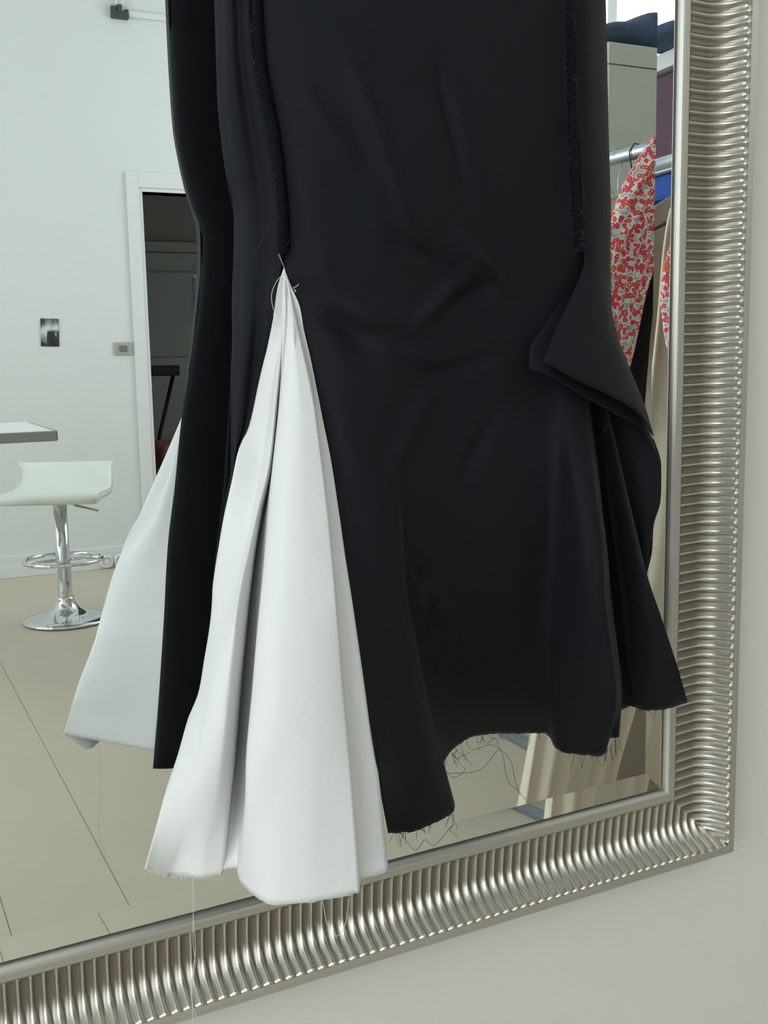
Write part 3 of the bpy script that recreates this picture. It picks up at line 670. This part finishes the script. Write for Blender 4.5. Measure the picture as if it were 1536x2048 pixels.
# high white table
tb = empty('bar_table', (-.1, -3.37, 0)); tag(tb, 'white high table with a grey edge, its corner just visible in the mirror', 'table')
box('table_top', (-.85, -.30, .888), (.74, .30, .905), M['table_white'], tb, bevel=.003)
boxes('edge_strip', [((-.86, .30, .868), (.75, .315, .903)), ((-.86, -.315, .868), (.75, -.30, .903)), ((.74, -.30, .868), (.755, .30, .903)), ((-.865, -.30, .868), (-.85, .30, .903))], M['table_edge'], tb, bevel=.003)
lathe('pedestal', [(.0, 0), (.28, 0), (.28, .012), (.05, .03), (.035, .05), (.035, .888), (0, .888)], M['chrome'], tb, 32)

# hall things seen through the doorway
bs = empty('folded_trolley', (1.98, YB-1.5, 0)); tag(bs, 'black topped stand with thin dark legs in the hall through the doorway', 'stand')
box('top', (-.17, -.12, 1.02), (.10, .12, 1.09), M['black_plastic'], bs, bevel=.01)
tubes('leg', [([(-.14, .08, 1.02), (-.10, .08, 0)], .02), ([(.06, .08, 1.02), (-.14, .08, .30)], .014), ([(-.14, -.08, 1.02), (-.10, -.08, 0)], .02)], M['black_plastic'], bs, 8)
bs.name = 'stand'
bm = bmesh.new(); add_box(bm, (-.32, -.25, 0), (.32, .25, .62)); ot = bm_obj('ottoman', bm, M['red_cloth'], bevel=.06); ot.location = (2.02, YB-.75, 0)
ot.modifiers['edge'].segments = 4
tag(ot, 'dark rose cloth covered ottoman in the dim hall', 'ottoman')
struct(box('trim_1', (DX0, YB-T, 0), (DX1, YB, .004), M['trim']))

# deep shelf unit: its end panel faces the mirror, its open bays face the left of the picture
cab = empty('shelf_unit', (2.2, -2.024, 0)); tag(cab, 'tall off-white shelf unit behind the clothes rail, denim heaped on top', 'shelf')
box('end_panel', (0, -.022, 0), (.42, 0, 2.018), M['cabinet'], cab, bevel=.001)
box('end_panel', (0, -1.40, 0), (.42, -1.378, 2.035), M['cabinet'], cab, bevel=.001)
box('top_panel', (0, -1.40, 2.035), (.42, -.022, 2.085), M['trim'], cab, bevel=.001)
box('top_rail', (0, -.022, 2.022), (.42, 0, 2.085), M['cabinet'], cab, bevel=.001)
box('back_panel', (.405, -1.378, 0), (.42, -.022, 2.035), M['cabinet'], cab)
for z in (.06, .45, .85, 1.20, 1.50, 1.715): box('shelf', (.0, -1.378, z), (.405, -.022, z+.025), M['trim'], cab)
for z, mm, h_, lb in ((1.742, M['purple'], .285, 'plum folded clothes filling the top bay of the shelf unit'), (1.627, M['blue'], .085, 'bright blue folded cloth in the second bay of the shelf unit'), (1.527, M['black_knit'], .098, 'dark folded cloth under the blue one in the shelf unit')):
    o = box('folded_clothes', (2.215, -2.60, z), (2.56, -2.06, z+h_), mm, bevel=.02); tag(o, lb, 'clothes')
def pile(name, loc, sx, sy, sz, m, label, seed, cat='clothes'):
    rng = np.random.RandomState(seed); V = []; F = []; NA, NB = 26, 14
    ph = rng.uniform(0, 6, 6)
    for i in range(NA+1):
        t = i/NA
        for j in range(NB):
            a = 2*PI*j/NB; ca_, sa_ = math.cos(a), math.sin(a)
            sq = (abs(ca_)**4+abs(sa_)**4)**(-.25)
            endf = (1-abs(2*t-1)**6)**.4 if 0 < t < 1 else .02
            hgt = sz*(.25+.95*t)*(1+.08*math.sin(11*t+ph[0])+.04*math.sin(29*t+ph[3]))
            dy_ = sy/2*ca_*sq*endf*(1+.04*math.sin(11*t+ph[1]+3*a)); dz_ = hgt/2*(sa_*sq*endf*(1+.07*math.sin(15*t+2*a+ph[2])+.05*math.sin(31*t-3*a))+1)
            V.append(((t-.5)*sx, dy_, max(0, dz_)))
    for i in range(NA):
        for j in range(NB): a = i*NB+j; b_ = i*NB+(j+1) % NB; F.append((a, b_, b_+NB, a+NB))
    F.append(tuple(range(NB-1, -1, -1))); F.append(tuple(range(NA*NB, (NA+1)*NB)))
    o = mesh_obj(name, V, F, m); o.location = loc; s = o.modifiers.new('r', 'SUBSURF'); s.render_levels = 1; s.levels = 1
    return tag(o, label, cat)
pile('folded_jeans', (2.40, -2.19, 2.087), .66, .28, .165, M['jeans'], 'folded dark blue denim heaped on top of the shelf unit', 5)

# clothes rail with garments
RX = 1.70
rk = empty('clothes_rail', (RX, 0, 0)); tag(rk, 'steel tube clothes rail behind the garments in the mirror', 'clothes rail')
tube('rail', [(0, -.98, 1.60), (0, -1.95, 1.60)], .0155, M['steel'], rk, 16)
tube('post', [(0, -1.93, .03), (0, -1.93, 1.60)], .0125, M['steel'], rk); tube('post', [(.30, -1.0, .03), (.30, -1.0, 1.45), (.2, -1.0, 1.60), (0, -1.0, 1.60)], .0125, M['steel'], rk)
tube('base_tube', [(0, -1.0, .016), (0, -1.95, .016)], .016, M['steel'], rk)
tube('base_tube', [(.0, -1.0, .045), (.32, -1.0, .045)], .0125, M['steel'], rk); tube('base_tube', [(-.20, -1.93, .045), (.25, -1.93, .045)], .0125, M['steel'], rk)
tube('collar', [(0, -1.155, 1.60), (0, -1.19, 1.60)], .021, M['black_plastic'], rk, 20)

def garment(name, y, rows, m, thick, label, cat, folds=6, amp=.008, seed=0, hang=True, hm=None):
    """rows: (z, xleft, xright) from top to hem, a hanging tube of cloth of given thickness with vertical folds"""
    rng = np.random.RandomState(seed); ph = rng.uniform(0, 6, 4); NC = 64
    root = empty(name, (RX, y, 0)); tag(root, label, cat)
    zs = [r[0] for r in rows]; R = np.array(rows); zz = np.linspace(zs[0], zs[-1], 60)
    I = pchip(-R[:, 0], R[:, 1:], -zz); V = []; F = []
    for i, z in enumerate(zz):
        xl, xr = I[i]; f = i/59; th = thick*(.5+.8*f)
        for k in range(NC):
            a = 2*PI*k/NC; cx_, cw = (xl+xr)/2, (xr-xl)/2
            x = cx_+cw*math.copysign(abs(math.cos(a))**.8, math.cos(a))
            s = math.sin(a); yy = th/2*math.copysign(abs(s)**.7, s) + amp*(.3+f)*math.sin(folds*2*PI*(x-xl)/(xr-xl+1e-6)+ph[0]+.6*math.sin(4*f+ph[1]))*(1 if abs(s) > .05 else .5)
            V.append((x-RX, yy, z))
    for i in range(59):
        for k in range(NC): a = i*NC+k; b_ = i*NC+(k+1) % NC; F.append((a, b_, b_+NC, a+NC))
    F.append(tuple(range(NC-1, -1, -1)))
    mesh_obj('body', V, F, m, root)
    if hang:
        tubes('hanger', [([(.0, 0, zs[0]-.02), (0, 0, 1.55), (.012, 0, 1.585), (.02, 0, 1.605), (.008, 0, 1.622), (-.012, 0, 1.620), (-.02, 0, 1.605)], .0016)], M['steel'] if hm is None else hm, root, 6)
    return root
def xat(px, py, y): return onY(px, py, y)[0]
def zat(px, py, y): return onY(px, py, y)[2]
garment('cream_dress', -1.205, [(1.50, 1.62, 1.80), (1.46, 1.53, 1.90), (1.2, 1.50, 1.90), (.8, 1.46, 1.84), (.4, 1.395, 1.70), (.10, 1.335, 1.59), (.012, 1.318, 1.57)], M['cream'], .05, 'long cream dress hanging on the rail down to the floor', 'dress', 5, .012, 2)
garment('tan_dress', -1.335, [(1.50, 1.62, 1.80), (1.46, 1.56, 1.88), (1.0, 1.54, 1.95), (.04, 1.46, 2.06)], M['tan'], .04, 'long tan dress hanging behind the cream one on the rail', 'dress', 4, .008, 3)
yb = 1.125
zB = lambda px, py: zat(px, py, yb); xB = lambda px, py: xat(px, py, yb)
garment('black_cardigan', -1.15, [(1.50, 1.60, 1.80), (zB(1316, 440), 1.56, xB(1316, 470)), (zB(1315, 566), 1.55, xB(1316, 566)), (zB(1304, 642), 1.53, xB(1305, 642)), (zB(1294, 749), 1.51, xB(1295, 749)), (zB(1284, 860), 1.50, xB(1285, 860))], M['black_knit'], .022, 'black garment hanging between the floral blouse and the cream dress', 'clothes', 3, .004, 4)
# floral blouse: drooping sleeve plus body
fb = empty('floral_blouse', (RX, -1.08, 0)); tag(fb, 'red and white floral blouse hanging on the rail', 'blouse')
def blob(name, L, Rr, y, th, m, parent, folds, amp, n=60):
    """closed cloth shape between two pixel outlines given at matching heights"""
    A = np.array([onY(px, py, y) for px, py in L]); Bq = np.array([onY(px, py, y) for px, py in Rr]); V = []; F = []; NC = 40
    ta = np.linspace(0, 1, len(A)); tt = np.linspace(0, 1, n); A = pchip(ta, A, tt); Bq = pchip(ta, Bq, tt)
    for i in range(n):
        f = i/(n-1); e = math.sin(PI*min(1, max(0, f*.9+.1)))**.4 if f < 1 else .1
        for k in range(NC):
            a = 2*PI*k/NC; c = math.copysign(abs(math.cos(a))**.85, math.cos(a)); s = math.sin(a)
            q = A[i]*(1-c)/2+Bq[i]*(1+c)/2
            V.append((q[0]-RX, -(q[1])+1.08+s*th/2*e+amp*math.sin(folds*PI*(c+f*1.2))*(abs(s)**.5), q[2]))
    for i in range(n-1):
        for k in range(NC): a = i*NC+k; b_ = i*NC+(k+1) % NC; F.append((a, b_, b_+NC, a+NC))
    F.append(tuple(range(NC-1, -1, -1))); F.append(tuple(range((n-1)*NC, n*NC)))
    return mesh_obj(name, V, F, m, parent)
blob('sleeve', [(1322, 262), (1285, 285), (1262, 325), (1236, 370), (1216, 420), (1186, 480), (1170, 540), (1166, 600), (1170, 660), (1178, 710), (1190, 738)],
     [(1332, 262), (1345, 310), (1342, 360), (1332, 410), (1318, 445), (1308, 475), (1297, 520), (1284, 561), (1273, 610), (1262, 655), (1244, 736)], 1.08, .06, M['floral'], fb, 4, .006)
blob('body', [(1322, 262), (1322, 330), (1322, 400), (1325, 480), (1327, 560), (1326, 640), (1324, 735)],
     [(1350, 250), (1420, 275), (1480, 330), (1500, 420), (1500, 520), (1510, 620), (1520, 735)], 1.10, .07, M['floral'], fb, 5, .008)
tubes('hanger', [([(.02, 0, 1.52), (.0, 0, 1.56), (.018, 0, 1.60), (.006, 0, 1.622), (-.014, 0, 1.618), (-.02, 0, 1.60)], .0016)], M['black_plastic'], fb, 6)
# two empty hangers further along the rail
for i, (yy, mm, lb) in enumerate(((-1.27, M['black_plastic'], 'dark wire hanger hooked on the rail beside the collar'), (-1.36, M['chrome'], 'thin chrome hanger hooked on the rail, further from the mirror'))):
    h_ = empty('coat_hanger', (RX, yy, 0)); tag(h_, lb, 'hanger', 'empty hangers on the rail')
    tubes('hook', [([(0.02, 0, 1.50), (-.004, 0, 1.535), (-.014, 0, 1.57), (-.02, 0, 1.60), (-.006, 0, 1.62), (.012, 0, 1.618), (.02, 0, 1.603)], .0017)], mm, h_, 6)
    tubes('arm', [([(-.20, 0, 1.40), (.02, 0, 1.50), (.22, 0, 1.40)], .004)], M['black_plastic'], h_, 6)
